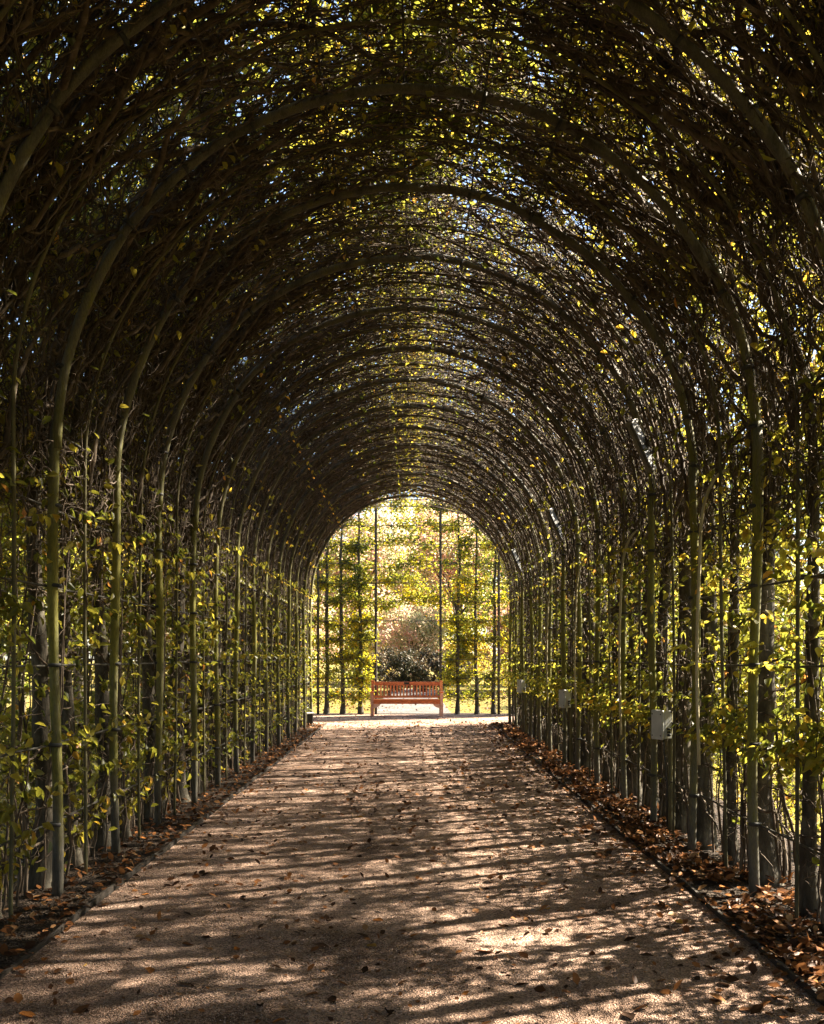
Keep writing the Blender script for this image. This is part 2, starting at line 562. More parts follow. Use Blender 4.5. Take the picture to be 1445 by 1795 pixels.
def make_tree(seed, side, dense=False, bare=False, thin=False):
    """meshes of one hornbeam, trained up the wall and over the vault; origin at the foot of its trunk"""
    r = np.random.default_rng(seed)
    off = np.array([US, 0, 0])
    # trunk
    k = 46
    s = np.linspace(-.06, r.uniform(4.6, 5.6), k)
    wob = np.cumsum(np.convolve(r.normal(size=k + 4), np.ones(5) / 5, 'valid')) * .030
    wob -= np.linspace(wob[0], wob[-1] * .5, k)
    y = wob + .03 * np.sin(s * 2 + seed)
    u = US + .03 * np.sin(s * 1.6 + seed * 2) - np.clip((s - 2.6) / 4, 0, 1) * .13
    rad = np.interp(s, [-.1, .05, .3, 1.5, 3, 5.6], [.12, .088, .066, .058, .040, .014]) * r.uniform(.65, 1.35)
    rad = rad * (1 + .10 * np.sin(s * 9 + seed) * r.uniform(.3, 1))
    P = shell(s, y, u) + off
    tv, tq = tubes(P[None], rad[None], 10)
    trunk = mesh_np('trunk', tv, tq, material=M['bark'])
    # limbs : vault limbs following the arch, wall limbs along the wires
    parts = []
    n = 26
    s0 = r.uniform(2.4, 5.0, n)
    S, Y, U = walk(r, n, 22, s0, np.interp(s0, s, y) , np.full(n, .10), np.ones(n), r.normal(size=n) * .55, r.normal(size=n) * .05, .10, .21)
    U = np.clip(U, .0, .45)
    R = np.linspace(1, .3, 22)[None] * (.008 + .020 * r.uniform(size=n) ** 1.6)[:, None]
    parts.append(tubes(shell(S, Y, U) + off, R, 5))
    n = 22
    s0 = np.repeat(np.arange(.45, 5.6, .5), 2)[:n] + r.normal(size=n) * .09
    S, Y, U = walk(r, n, 12, s0, np.interp(s0, s, y), np.full(n, .15), r.normal(size=n) * .22 + .12, np.tile([1., -1.], n // 2), r.normal(size=n) * .15, .065, .16)
    U = np.clip(U, .03, .6)
    R = np.linspace(1, .35, 12)[None] * r.uniform(.007, .014, n)[:, None]
    parts.append(tubes(shell(S, Y, U) + off, R, 5))
    n = 12                                           # thin stems rising from the foot
    S, Y, U = walk(r, n, 14, np.full(n, -.02), r.uniform(-.3, .3, n), r.uniform(.08, .5, n), np.ones(n), r.normal(size=n) * .06, r.normal(size=n) * .05, r.uniform(.07, .2), .08)
    U = np.clip(U, .04, .7)
    R = np.linspace(1, .4, 14)[None] * r.uniform(.006, .014, n)[:, None]
    parts.append(tubes(shell(S, Y, U) + off, R, 5))
    limbs = mesh_np('limbs', *join(parts), material=M['twig'])
    # twigs
    parts = []
    n = 900 if dense or not thin else (700 if side < 0 else 520)
    s0 = 2.5 + (SMAX - 2.5) * r.uniform(0, 1, n) ** .85 + r.normal(size=n) * .18
    ang = r.normal(size=n) * .75 + np.where(r.uniform(size=n) < .24, 1.3, 0) * np.sign(r.normal(size=n))
    sg = np.where(r.uniform(size=n) < .8, 1, -1)
    S, Y, U = walk(r, n, 9, s0 - .2, r.uniform(-.42, .42, n), -.01 + .40 * r.uniform(size=n) ** 1.3, np.cos(ang) * sg, np.sin(ang), r.normal(size=n) * .13, r.uniform(.045, .105, n), .43)
    U = np.clip(U, -.012, .75)
    R = np.linspace(1, .35, 9)[None] * (.0024 + .0080 * r.uniform(size=n) ** 2.2)[:, None]
    vt = shell(S, Y, U)
    parts.append(tubes(vt + off, R, 3))
    n = 430                                          # wall twigs, mostly along the wall
    s0 = r.uniform(.10 if side < 0 else .25, 3.1, n)
    S, Y, U = walk(r, n, 8, s0, r.uniform(-.35, .35, n), .03 + .85 * r.uniform(size=n), r.normal(size=n) * .35 + .05, np.sign(r.normal(size=n)), r.normal(size=n) * .3, r.uniform(.04, .075, n), .30)
    U = np.clip(U, .02, 1.1)
    R = np.linspace(1, .35, 8)[None] * r.uniform(.0018, .0045, n)[:, None]
    Wp = np.stack([S, Y, U], -1)
    parts.append(tubes(shell(S, Y, U) + off, R, 3))
    n = 260                                          # outer shoots over the vault
    s0 = r.uniform(2.6, SMAX + .2, n)
    S, Y, U = walk(r, n, 7, s0, r.uniform(-.4, .4, n), r.uniform(.15, .35, n), r.normal(size=n) * .5, r.normal(size=n) * .5, np.ones(n), .085, .25)
    R = np.linspace(1, .3, 7)[None] * r.uniform(.002, .0045, n)[:, None]
    Op = np.stack([S, Y, U], -1)
    parts.append(tubes(shell(S, Y, U) + off, R, 3))
    n = 60                                           # stray shoots hanging inside
    s0 = r.uniform(2.0, SMAX, n)
    S, Y, U = walk(r, n, 6, s0, r.uniform(-.35, .35, n), np.full(n, .06), r.normal(size=n) * .8, r.normal(size=n), -.35 + 0 * s0, .05, .35)
    R = np.linspace(1, .4, 6)[None] * r.uniform(.0015, .0028, n)[:, None]
    Hp = np.stack([S, Y, U], -1)
    parts.append(tubes(shell(S, Y, U) + off, R, 3))
    n = ni = 3 if bare else (12 if side < 0 else 16)   # leafy shoots reaching in between the arch poles
    if side < 0:
        s0 = r.uniform(.25, 2.9, n)
    else:
        s0 = np.where(r.uniform(size=n) < .5, r.normal(size=n) * .07 + .95, r.uniform(.9, 2.9, n))
    S, Y, U = walk(r, n, 8, s0, r.uniform(-.33, .33, n), np.full(n, .13), r.normal(size=n) * .25 + .1, r.normal(size=n) * .8, -.75 + 0 * s0, r.uniform(.025, .055, n), .3)
    R = np.linspace(1, .4, 8)[None] * r.uniform(.0016, .003, n)[:, None]
    Ip = np.stack([S, Y, U], -1)
    parts.append(tubes(shell(S, Y, U) + off, R, 3))
    twigs = mesh_np('twigs', *join(parts), material=M['twig'])
    # leaves, hung on the twig nodes
    Q = []
    def pick(pts, n, keep):
        p = pts.reshape(-1, 3)[r.integers(0, pts.shape[0] * pts.shape[1], n)]
        p = p + r.normal(size=p.shape) * np.array([.035, .035, .03])
        c = clump(p[:, 0], p[:, 1] + seed, p[:, 2], seed)
        return p[r.uniform(size=n) < keep(p, c)]
    def sig(x):
        return 1 / (1 + np.exp(-x))
    if side < 0:
        kw = lambda p, c: sig(3.6 * c - .55) * np.interp(p[:, 0], [.1, .45, 2.4, 3.1], [.9, 1.15, 1.0, .8]) * np.interp(p[:, 2], [0, .25, .5], [.25, .6, 1.2])
        nw = 5600
    else:
        kw = lambda p, c: sig(3.4 * c - .35) * np.interp(p[:, 0], [.3, .72, .85, 1.1, 1.3, 2.3, 3.1], [.05, .10, 1.5, 1.5, .8, .7, .6]) * np.interp(p[:, 2], [0, .25, .5], [.35, .65, 1.15]) + .30 * (p[:, 2] > .5) * (p[:, 0] < .9)
        nw = 5800
        if bare:
            k0 = kw
            kw = lambda p, c: k0(p, c) * (p[:, 2] > .30)
    Q.append(pick(Wp, nw, kw))
    Q.append(pick(Op, (13000 if side < 0 else 16000) if dense else ((4600 if thin else 7000) if side < 0 else (3000 if thin else 6000)), lambda p, c: sig(2.4 * c + (.5 if dense else -.1)) * np.interp(p[:, 2], [.1, .4, .9], [.2, .8, 1])))
    Q.append(pick(Hp[:, 2:], 45, lambda p, c: np.ones(len(p)) * .8))
    Q.append(Ip[:, 2:].reshape(-1, 3) + r.normal(size=(ni * 6, 3)) * .012)
    Q.append(Ip[:, 3:].reshape(-1, 3) + r.normal(size=(ni * 5, 3)) * .022)
    q = np.concatenate(Q)
    n = len(q)
    P = shell(q[:, 0], q[:, 1], q[:, 2]) + off
    inward = r.uniform(-.4, 1.0, n)
    Nn = nrm(np.stack([inward * np.where(q[:, 0] < SPR, 1, .3), r.normal(size=n) * .55, .55 + r.normal(size=n) * .45], -1))
    D = np.stack([r.normal(size=n) * .6 + .15, r.normal(size=n) * .8, -.45 + r.normal(size=n) * .45], -1)
    L = r.uniform(.045, .088, n)
    W = L * r.uniform(.5, .64, n)
    lv, lq = leaves(P, D, Nn, L, W, r.uniform(.08, .25), r.uniform(.05, .28))
    tn = np.clip(.45 + .15 * clump(q[:, 0], q[:, 1], q[:, 2], seed + 5) + r.normal(size=n) * .16, 0, .94)
    tn = np.clip(tn + np.where(q[:, 0] > SPR, .14, .04), 0, .95)
    tn = np.where(r.uniform(size=n) < .035, r.uniform(.95, 1, n), tn)
    foliage = mesh_np('foliage', lv, lq, material=M['hedge_leaf'], tint=np.repeat(tn, 2))
    return trunk, limbs, twigs, foliage

NV = 4
TREES = {sd_: [make_tree(100 * (2 + sd_) + v * 7 + 3, sd_, v in (NV, NV + 1), v == NV + 2, v in (2, 3, NV + 2)) for v in range(NV + 3)] for sd_ in (-1, 1)}

def place_tree(side, y, v, label, grp):
    x = side * (HALF + US)
    t = thing('hornbeam_tree', label, 'tree', (x, y, 0), 0 if side < 0 else PI, grp)
    for nm, me in zip(('trunk', 'limbs', 'twigs', 'foliage'), TREES[side][v]):
        o = link(nm, me, t)
        if nm != 'trunk':
            o['kind'] = 'stuff'
    return t

BOX_Y = (ya(2) - .45, ya(6) - .45, ya(10) - .45)
near_trees = []
for side, word in ((-1, 'left'), (1, 'right')):
    kk = 0
    for i in range(-8, 13):  # unseen rows behind the camera carry the tunnel on, added to block back light
        for half in (0, 1):
            if i == 12 and half:
                continue
            y = ya(i) + (.24 if half == 0 else .84) + random.uniform(-.09, .09) + (.1 if side > 0 else 0)
            if i >= 0:
                where = ('just behind the %s arch' % ORD[i]) if half == 0 else ('between the %s and %s arches' % (ORD[i], ORD[i + 1]) if i < 12 else '')
                lab = 'hornbeam trained up the %s wall, trunk %s' % (word, where)
            elif i == -1:
                lab = 'hornbeam of the %s wall, %s before the first arch' % (word, 'further' if half == 0 else 'right')
            else:
                lab = 'hornbeam of the %s wall, %s nearer than the first arch' % (word, ORD[(-1 - i) * 2 - half] + ' tree')
            t = place_tree(side, y, NV + 2 if side > 0 and any(-.75 < y - b_ < .45 for b_ in BOX_Y) else (NV + kk % 2) if i <= (2 if side < 0 else 1) else (kk + kk // 3) % 2 + (2 if i >= 4 else 0), lab, 'hornbeams of the tunnel hedge')
            if -1 <= i <= 3:
                near_trees.append((side, y, t))
            kk += 1

# ------------------------------------------------------------------ arches
def arc_pts(a0, a1, rr, k):
    a = np.linspace(a0, a1, k)
    return np.stack([-rr * np.cos(a), np.zeros(k), SPR + rr * np.sin(a)], -1)

def capped(P, R, sides=12):
    P = np.concatenate([P[:1], P, P[-1:]])
    R = np.concatenate([[1e-4], R, [1e-4]])
    # keep tangents stable at the caps
    P = P.copy()
    P[0] -= (P[2] - P[1]) * 1e-3
    P[-1] += (P[-2] - P[-3]) * 1e-3
    return tubes(P[None], R[None], sides)

TIE = mesh_np('tie', *capped(np.array([[0, 0, -.012], [0, 0, -.004], [0, 0, .004], [0, 0, .012]]), np.array([.038, .042, .042, .038]), 10), material=M['tie'])
TIE_S = [.45, .95, 1.45, 1.95, 2.45, 2.95] + [SMAX - .5 * j for j in range(6, -1, -1)]
def arch_meshes(seed):
    r = np.random.default_rng(seed)
    out = []
    for sgn in (-1, 1):
        z = np.linspace(-.1, 2.98, 16)
        P = np.stack([sgn * HALF + .014 * np.sin(z * 1.9 + seed * 2 + sgn), .014 * np.sin(z * 1.4 + seed), z], -1)
        out.append(('pole', mesh_np('pole', *capped(P, .032 * (1 + .07 * np.sin(z * 3.1 + seed) + .03 * r.normal(size=16))), material=M['pole'])))
    cuts = [0.02, r.uniform(.48, .6), r.uniform(1.0, 1.15), PI / 2 + r.uniform(-.05, .05), PI - r.uniform(1.0, 1.15), PI - r.uniform(.48, .6), PI - .02]
    for j in range(6):
        rr = HALF + (.015 if j % 2 else -.012) + r.normal() * .006
        a0, a1 = cuts[j] - .05, cuts[j + 1] + .05
        P = arc_pts(a0, a1, rr, 16)
        tq_ = np.linspace(-1, 1, 16)
        P *= (1 - r.uniform(.0, .006) * (1 - tq_ ** 2))[:, None] ** np.array([1, 0, 0])
        P[:, 1] += .012 * (1 if j % 2 else -1) + .012 * np.sin(tq_ * 2 + seed + j)
        out.append(('curved_pole', mesh_np('curved_pole', *capped(P, np.interp(np.linspace(0, 1, 16), [0, .1, .9, 1], [.024, .031, .031, .024]) * (1 + .05 * np.sin(tq_ * 4 + j) + .03 * r.normal(size=16))), material=M['pole'])))
    return out
AM = [arch_meshes(s) for s in (1, 2, 3, 4)]
for i in range(-5, 13):
    if i >= 0:
        lab = 'round wooden arch over the path, %s one %s' % (ORD[i] if i < 12 else 'last', 'whose foot is in view' if i < 12 else 'framing the far hedge screen')
        lab = 'mossy round arch over the path, %s from the camera' % (ORD[i]) if i < 12 else 'mossy round arch at the far mouth of the tunnel'
    elif i == -1:
        lab = 'nearest arch, only its dark shoulders in the upper corners'
    else:
        lab = 'mossy round arch behind the nearest one, %s back towards the viewpoint' % ORD[-2 - i]
    a = thing('wooden_arch', lab, 'arch', (random.uniform(-.015, .015), ya(i), 0), random.uniform(-.006, .006), 'arches of the tunnel')
    for nm, me in AM[i % 4]:
        link(nm, me, a)
    if -1 <= i <= 7:
        for sgn in (-1, 1):
            for s in TIE_S:
                if sgn > 0 and abs(s - SMAX) < .01:
                    continue
                if s < SPR:
                    loc, ang = (sgn * HALF, 0, s), 0
                else:
                    ph = (s - SPR) / HALF
                    loc, ang = (sgn * HALF * math.cos(ph), 0, SPR + HALF * math.sin(ph)), -sgn * ph
                link('wire_tie', TIE, a, loc, (0, ang, 0))

# thin rods bent over the tunnel halfway between the arches
def rod_mesh(seed):
    r = np.random.default_rng(seed)
    k1 = 14
    z = np.linspace(-.06, SPR, k1)
    L = np.stack([-HALF + .0 * z, 0 * z, z], -1)
    A = arc_pts(.06, PI - .06, HALF, 48)
    Rt = L[::-1] * np.array([-1, 1, 1])
    P = np.concatenate([L, A, Rt])
    t = np.linspace(0, 1, len(P))
    P[:, 1] += .03 * np.sin(t * 9 + seed) + .015 * np.sin(t * 23 + seed * 3)
    rad = .018 * np.sin(t * 14 + seed)
    P[:, 0] *= 1 + rad / HALF
    return mesh_np('bent_rod', *capped(P, np.full(len(P), .012), 7), material=M['rod'])
RODS = [rod_mesh(s) for s in range(3)]
for i in range(-4, 12):
    if i >= 0:
        lab = 'thin rod bent over the path between the %s and %s arches' % (ORD[i], ORD[i + 1])
    else:
        lab = 'thin rod bent over the path, %s before the first arch' % ORD[-1 - i]
    tag(link('bent_rod', RODS[i % 3], None, (0, ya(i) + .655 + random.uniform(-.06, .06), 0)), lab, 'rod', 'thin rods bent over the tunnel')

# training wires running lengthwise
def wire(name, x, z, label):
    k = 60
    y = np.linspace(-2, YEND + .12, k)
    sag = .006 * np.abs(np.sin((y - Y0) / DY * PI))
    P = np.stack([np.full(k, x) + RNG.normal(size=k) * .004, y, z - sag + RNG.normal(size=k) * .004], -1)
    tag(link(name, mesh_np(name, *capped(P, np.full(k, .0075), 6), material=M['wire'])), label, 'wire', 'training wires tied along the arches')
for sgn, word in ((-1, 'left'), (1, 'right')):
    for j, s in enumerate(TIE_S):
        if s < SPR:
            wire('training_wire', sgn * (HALF + .042), s, 'thin training wire along the %s wall, %s above the ground' % (word, ORD[j]))
        else:
            if sgn > 0 and abs(s - SMAX) < .01:
                continue
            ph = (s - SPR) / HALF
            rr = HALF + .040
            nr = int(round((SMAX - s) / .5))
            lab = 'thin ridge wire along the top of the vault' if nr == 0 else 'thin wire along the vault, %s down from the ridge on the %s' % (ORD[nr - 1], word)
            wire('training_wire', sgn * rr * math.cos(ph), SPR + rr * math.sin(ph), lab)

# pale canes with bent tops on the right wall
def cane(x, y, top, lean, label):
    k = 22
    z = np.concatenate([np.linspace(.75, top - .45, 12), top - .45 + .45 * np.sin(np.linspace(0.12, PI / 2, 10))])
    t = np.concatenate([np.zeros(12), 1 - np.cos(np.linspace(.12, PI / 2, 10))])
    P = np.stack([.012 * np.sin(z * 3) + lean * t, .02 * np.sin(z * 2.1), z], -1)
    tag(link('bent_cane', mesh_np('bent_cane', *capped(P, np.full(len(P), .0115), 7), material=M['cane']), None, (x, y, 0)), label, 'cane', 'pale canes with bent tops on the right wall')
for n_, (i, x, top, lean) in enumerate(((.5, 2.04, 2.80, .20), (2.55, 2.06, 2.72, .17), (4.6, 2.07, 2.75, .15), (6.6, 2.08, 2.7, .15))):
    cane(x, ya(i), top, lean, 'pale cane with bent top on the right wall, %s from the camera' % ORD[n_])

# ------------------------------------------------------------------ lamps and junction boxes on the right arches
def lamp(i, label):
    L = .48
    # body axis leans with the arch: local x = along lamp
    zc, xc = 3.37, 2.085
    t = thing('strip_lamp', label, 'lamp', (xc, ya(i) - .085, zc), 0, 'strip lamps on the right side of the arches')
    rot = Euler((0, 0, 0))
    ax = Vector((-.42, -.06, .905)).normalized()       # along
    nf = Vector((-.42, -.88, -.2))
    nf = (nf - ax * nf.dot(ax)).normalized()            # facing the path and the camera
    sd_ = ax.cross(nf)
    R = Matrix((ax, sd_, nf)).transposed().to_4x4()
    e = R.to_euler()
    def put(nm, lo, hi, m, bev=.004, parent=t):
        o = link(nm, box_mesh(nm, lo, hi, m, bev), parent)
        if parent is t:
            o.rotation_euler = e
        return o
    put('tray', (-L / 2 + .032, -.05, -.022), (L / 2 - .032, .05, .012), M['lamp_tray'])
    put('tray_rim', (-L / 2 + .03, -.056, .006), (L / 2 - .03, -.044, .034), M['lamp_cap'], .002)
    put('tray_rim', (-L / 2 + .03, .044, .006), (L / 2 - .03, .056, .034), M['lamp_cap'], .002)
    put('end_cap', (-L / 2, -.058, -.03), (-L / 2 + .038, .058, .045), M['lamp_cap'], .008)
    put('end_cap', (L / 2 - .038, -.058, -.03), (L / 2, .058, .045), M['lamp_cap'], .008)
    P = np.stack([np.linspace(-L / 2 + .036, L / 2 - .036, 6), np.full(6, 0.0), np.full(6, .024)], -1)
    for dy in (-.02, .02):
        o = link('lamp_tube', mesh_np('lamp_tube', *capped(P + np.array([0, dy, 0]), np.full(6, .009), 8), material=M['lamp_tube']), t)
        o.rotation_euler = e
    o = put('cover', (-L / 2 + .034, -.043, .036), (L / 2 - .034, .043, .041), M['glass'], 0)
    # bracket arms back to the arch
    b0 = Vector((0.02, .01, -.01))
    for end in (Vector((.17, .03, .13)), Vector((.15, .085, -.10))):
        pts = np.array([b0.lerp(end, q) for q in (0, .33, .66, 1)])
        link('bracket_arm', mesh_np('bracket_arm', *capped(pts, np.full(4, .024), 6), material=M['bracket']), t)
lamp(2, 'grey strip lamp bracketed to the third arch, nearest of the three lamps')
lamp(6, 'grey strip lamp bracketed to the seventh arch, middle of the three lamps')
lamp(10, 'small pale strip lamp near the far tunnel mouth, farthest lamp')

def jbox(x, y, z, label, rz):
    t = thing('junction_box', label, 'box', (x, y, z), rz, 'junction boxes on the right wall')
    link('case', box_mesh('case', (-.062, -.03, -.12), (.062, .055, .12), M['box_grey'], .010, 3), t)
    link('lid', box_mesh('lid', (-.066, -.062, -.125), (.066, -.032, .125), M['box_grey'], .012, 3), t)
    for dz in (-.09, .09):
        for dx in (-.048, .048):
            link('screw', mesh_np('screw', *capped(np.array([[dx, -.058, dz], [dx, -.0625, dz], [dx, -.065, dz]]), np.array([.006, .006, .005]), 8), material=M['box_dark']), t)
    for dz in (-.085, -.06, -.035):
        link('cable_gland', mesh_np('cable_gland', *capped(np.array([[.06, .01, dz], [.075, .01, dz], [.09, .01, dz]]), np.array([.011, .011, .009]), 8), material=M['box_dark']), t)
    Pp = np.stack([np.full(8, .02), np.full(8, .078), np.linspace(-z - .05, .22, 8)], -1)
    link('post', mesh_np('post', *capped(Pp, np.full(8, .02), 8), material=M['rod']), t)
    P = np.array([[.0, .02, -.118], [.0, .03, -.25], [.01, .05, -.5], [.0, .06, -z + .0]])
    link('cable', mesh_np('cable', *capped(P, np.full(4, .007), 6), material=M['box_dark']), t)
jbox(2.165, BOX_Y[0], .93, 'light grey junction box by the third arch, nearest of three', -1.05)
jbox(2.15, BOX_Y[1], .93, 'light grey junction box by the seventh arch, middle of three', -1.05)
jbox(2.13, BOX_Y[2], .95, 'small grey junction box near the far mouth, farthest of three', -1.05)

# ground spotlight at the far left
t = thing('ground_spotlight', 'small dark spotlight on the ground at the far left pole', 'lamp', (-2.2, ya(12) - .4, 0), .3)
link('stake', box_mesh('stake', (-.02, -.02, -.02), (.02, .02, .10), M['box_dark']), t)
link('head', box_mesh('head', (-.09, -.13, .08), (.09, .10, .27), M['box_dark'], .02), t)
link('hood', box_mesh('hood', (-.11, -.17, .272), (.11, .12, .30), M['box_grey'], .006), t)

# ------------------------------------------------------------------ bench
bench = thing('garden_bench', 'red-brown slatted wooden bench at the end of the path', 'bench', (-.08, 25.0, 0))
def bp(nm, lo, hi, m='bench', bev=.006, rot=None, loc=None):
    me = box_mesh(nm, lo, hi, M[m], bev)
    return link(nm, me, bench, loc, rot)
HW = .915
for sx in (-1, 1):
    x0, x1 = sorted((sx * HW, sx * (HW - .075)))
    bp('front_leg', (x0, 0, 0), (x1, .07, .60), 'bench_leg')
    # rear post, raked above the seat
    me = prism_mesh('rear_post', [(.46, 0), (.53, 0), (.53, .40), (.62, .905), (.56, .905), (.46, .42)], x0, x1, M['bench'], .005)
    # prism extrudes along y with pts in (x,z): swap so that pts run in (y,z)
    for v in me.vertices:
        v.co = Vector((v.co.y, v.co.x, v.co.z))
    me.flip_normals()
    link('rear_post', me, bench)
    ax0, ax1 = sorted((sx * (HW + .012), sx * (HW - .088)))
    bp('armrest', (ax0, -.03, .602), (ax1, .50, .635), 'bench', .008)
    bp('side_rail', (x0 + .015, .072, .30), (x1 - .015, .458, .37), 'bench_leg')
bp('seat_rail', (-HW + .078, .012, .325), (HW - .078, .05, .415), 'bench')
bp('back_seat_rail', (-HW + .078, .47, .325), (HW - .078, .51, .40), 'bench')
for j in range(6):
    y = -.012 + j * .08
    bp('seat_slat', (-HW + .079 if j == 0 else -HW + .02, y, .418), (HW - .079 if j == 0 else HW - .02, y + .066, .440), 'bench', .005) if j != 0 else bp('seat_slat', (-HW + .079, y, .418), (HW - .079, y + .066, .440), 'bench', .005)
for sx in (-1, 1):                                   # curved corner brackets under the seat rail
    pts = [(sx * (HW - .079), .324), (sx * (HW - .26), .324)] + [(sx * (HW - .079 - .17 * math.cos(a)) , .324 - .10 * math.sin(a)) for a in (.25, .6, 1.0, 1.35)] + [(sx * (HW - .079), .215)]
    link('corner_bracket', prism_mesh('corner_bracket', pts, .016, .046, M['bench_leg'], .002), bench)
rk = -math.atan2(.09, .505)
bk = (0, .515, .44)
bp('top_rail', (-HW + .078, -.018, .345), (HW - .078, .028, .435), 'bench', .008, (rk, 0, 0), bk)
bp('bottom_rail', (-HW + .078, -.014, .02), (HW - .078, .024, .075), 'bench', .006, (rk, 0, 0), bk)
ns = 19
for j in range(ns):
    x = -HW + .078 + (j + 1) * (2 * HW - .156) / (ns + 1)
    bp('back_slat', (x - .021, -.008, .076), (x + .021, .010, .344), 'bench', .003, (rk, 0, 0), bk)
bp('plaque', (-.075, -.024, .36), (.065, -.0185, .42), 'plaque', .001, (rk, 0, 0), bk)

# ------------------------------------------------------------------ hedge screen across the end
def screen_tree(x, rl, rr_, seed, label, arch=False):
    r = np.random.default_rng(seed)
    t = thing('hornbeam_tree', label, 'tree', (x, YT + .06, 0), 0, 'hornbeams of the end hedge screen')
    H = 6.9
    k = 40
    z = np.linspace(-.06, H, k)
    wob = np.cumsum(r.normal(size=k)) * .010
    wob -= np.linspace(wob[0], wob[-1], k)
    P = np.stack([wob, .02 * np.sin(z + seed), z], -1)
    rad = np.interp(z, [-.1, .05, .3, 3, H], [.11, .085, .06, .045, .012]) * r.uniform(.85, 1.1)
    link('trunk', mesh_np('trunk', *tubes(P[None], rad[None], 10), material=M['far_bark']), t)
    zz = np.repeat(np.arange(.45, H, .5), 4)
    zz = zz + r.normal(size=len(zz)) * .07
    n = len(zz)
    dirs = np.tile([1., -1., 1., -1.], n // 4 + 1)[:n]
    reach = np.where(dirs > 0, rr_, rl)
    low = zz < 2.75
    reach = np.where(low & (reach > .6), .32, reach) * r.uniform(.8, 1.1, n)
    K = 12
    tt = np.linspace(0, 1, K)[None]
    X = dirs[:, None] * reach[:, None] * tt
    Yy = np.cumsum(r.normal(size=(n, K)) * .018, 1)
    Z = zz[:, None] + .08 * tt + np.cumsum(r.normal(size=(n, K)) * .014, 1)
    LP = np.stack([X, Yy, Z], -1)
    R = np.linspace(1, .35, K)[None] * r.uniform(.007, .015, n)[:, None]
    limbs = tubes(LP, R, 4)
    n2 = int(330 * (rl + rr_))
    src = LP.reshape(-1, 3)[r.integers(0, n * K, n2)]
    d = np.stack([np.sign(r.normal(size=n2)) * .8, r.normal(size=n2) * .5, r.normal(size=n2) * .35 + .05], -1)
    d = nrm(d)
    tw = [src]
    for _ in range(5):
        tw.append(tw[-1] + nrm(d + r.normal(size=d.shape) * .35) * .055)
    TP = np.stack(tw, 1)
    tws = tubes(TP, np.linspace(1, .4, 6)[None] * np.full((n2, 1), .0035), 3)
    link('limbs', mesh_np('limbs', *limbs, material=M['twig']), t)['kind'] = 'stuff'
    link('twigs', mesh_np('twigs', *tws, material=M['twig']), t)['kind'] = 'stuff'
    pts = TP.reshape(-1, 3)
    n3 = int(9800 * (rl + rr_))
    p = pts[r.integers(0, len(pts), n3)] + r.normal(size=(n3, 3)) * np.array([.07, .05, .085])
    # tiers: thinner halfway between the wires, bare below knee height
    ph = np.cos((p[:, 2] - .45) / .5 * 2 * PI)
    keep = (.58 + .05 * ph + .26 * clump(p[:, 0] + x, p[:, 1], p[:, 2], 77)) * np.interp(p[:, 2], [.15, .5, .8], [.05, .5, 1])
    gx = p[:, 0] + x
    if True:
        dome = (np.abs(gx + .05) < .80) & (p[:, 2] < 2.35 + .55 * np.sqrt(np.clip(1 - ((gx + .05) / .8) ** 2, 0, 1)))
        keep = np.where(np.abs(gx + .05) < .85, keep * 1.7, keep)
        keep = np.where(dome, .02, keep)
    p = p[r.uniform(size=n3) < keep]
    n3 = len(p)
    Nn = nrm(np.stack([r.normal(size=n3) * .4, -.5 + r.normal(size=n3) * .5, .6 + r.normal(size=n3) * .4], -1))
    D = np.stack([r.normal(size=n3), r.normal(size=n3) * .5, -.35 + r.normal(size=n3) * .3], -1)
    L = r.uniform(.05, .09, n3)
    lv, lq = leaves(p, D, Nn, L, L * .6)
    tn = np.clip(.42 + .14 * clump(gx[:1] + p[:, 0], p[:, 1], p[:, 2], 12) + r.normal(size=n3) * .18, 0, 1)
    o = link('foliage', mesh_np('foliage', lv, lq, material=M['end_leaf'], tint=np.repeat(tn, 2)), t)
    o['kind'] = 'stuff'
SX = [-4.6, -4.1, -3.6, -3.15, -2.70, -2.21, -1.78, -1.30, 1.25, 1.76, 2.21, 2.75, 3.2, 3.7, 4.2, 4.7]
for j, x in enumerate(SX):
    rl = (x - SX[j - 1]) * .62 if j else .35
    rr_ = (SX[j + 1] - x) * .62 if j < len(SX) - 1 else .35
    if x == -1.30:
        rr_ = 1.45
    if x == 1.25:
        rl = 1.45
    if x < 0:
        lab = 'dark trunked hornbeam in the end screen, %s to the left of the bench' % ORD[7 - j]
    else:
        lab = 'dark trunked hornbeam in the end screen, %s to the right of the bench' % ORD[j - 8]
    screen_tree(x, rl, rr_, 900 + j, lab)
SP = mesh_np('screen_pole', *capped(np.stack([np.zeros(8), np.zeros(8), np.linspace(-.1, 6.9, 8)], -1), np.full(8, .036), 10), material=M['far_bark'])
for x, lab in ((-2.42, 'slim grey pole of the end screen at its left edge'), (-.90, 'tall dark pole of the end screen behind the left end of the bench'), (.80, 'tall dark pole of the end screen behind the right end of the bench'), (2.33, 'slim grey pole of the end screen at its right edge')):
    tag(link('screen_pole', SP, None, (x, YT - .03, 0)), lab, 'pole', 'poles of the end screen')
for j in range(13):
    z = .45 + .5 * j
    segs = ((-4.9, -.90), (.80, 4.9)) if z < 2.3 else ((-4.9, 4.9),)
    for q, (x0, x1) in enumerate(segs):
        k = 24
        P = np.stack([np.linspace(x0, x1, k), np.full(k, YT - .075) , z + RNG.normal(size=k) * .004], -1)
        sidew = (' on the %s of the bench' % ('left', 'right')[q]) if len(segs) == 2 else ' across its full width'
        tag(link('screen_wire', mesh_np('screen_wire', *capped(P, np.full(k, .008), 6), material=M['wire'])), 'horizontal wire of the end screen, %s from the ground%s' % (ORD[j], sidew), 'wire', 'wires of the end screen')

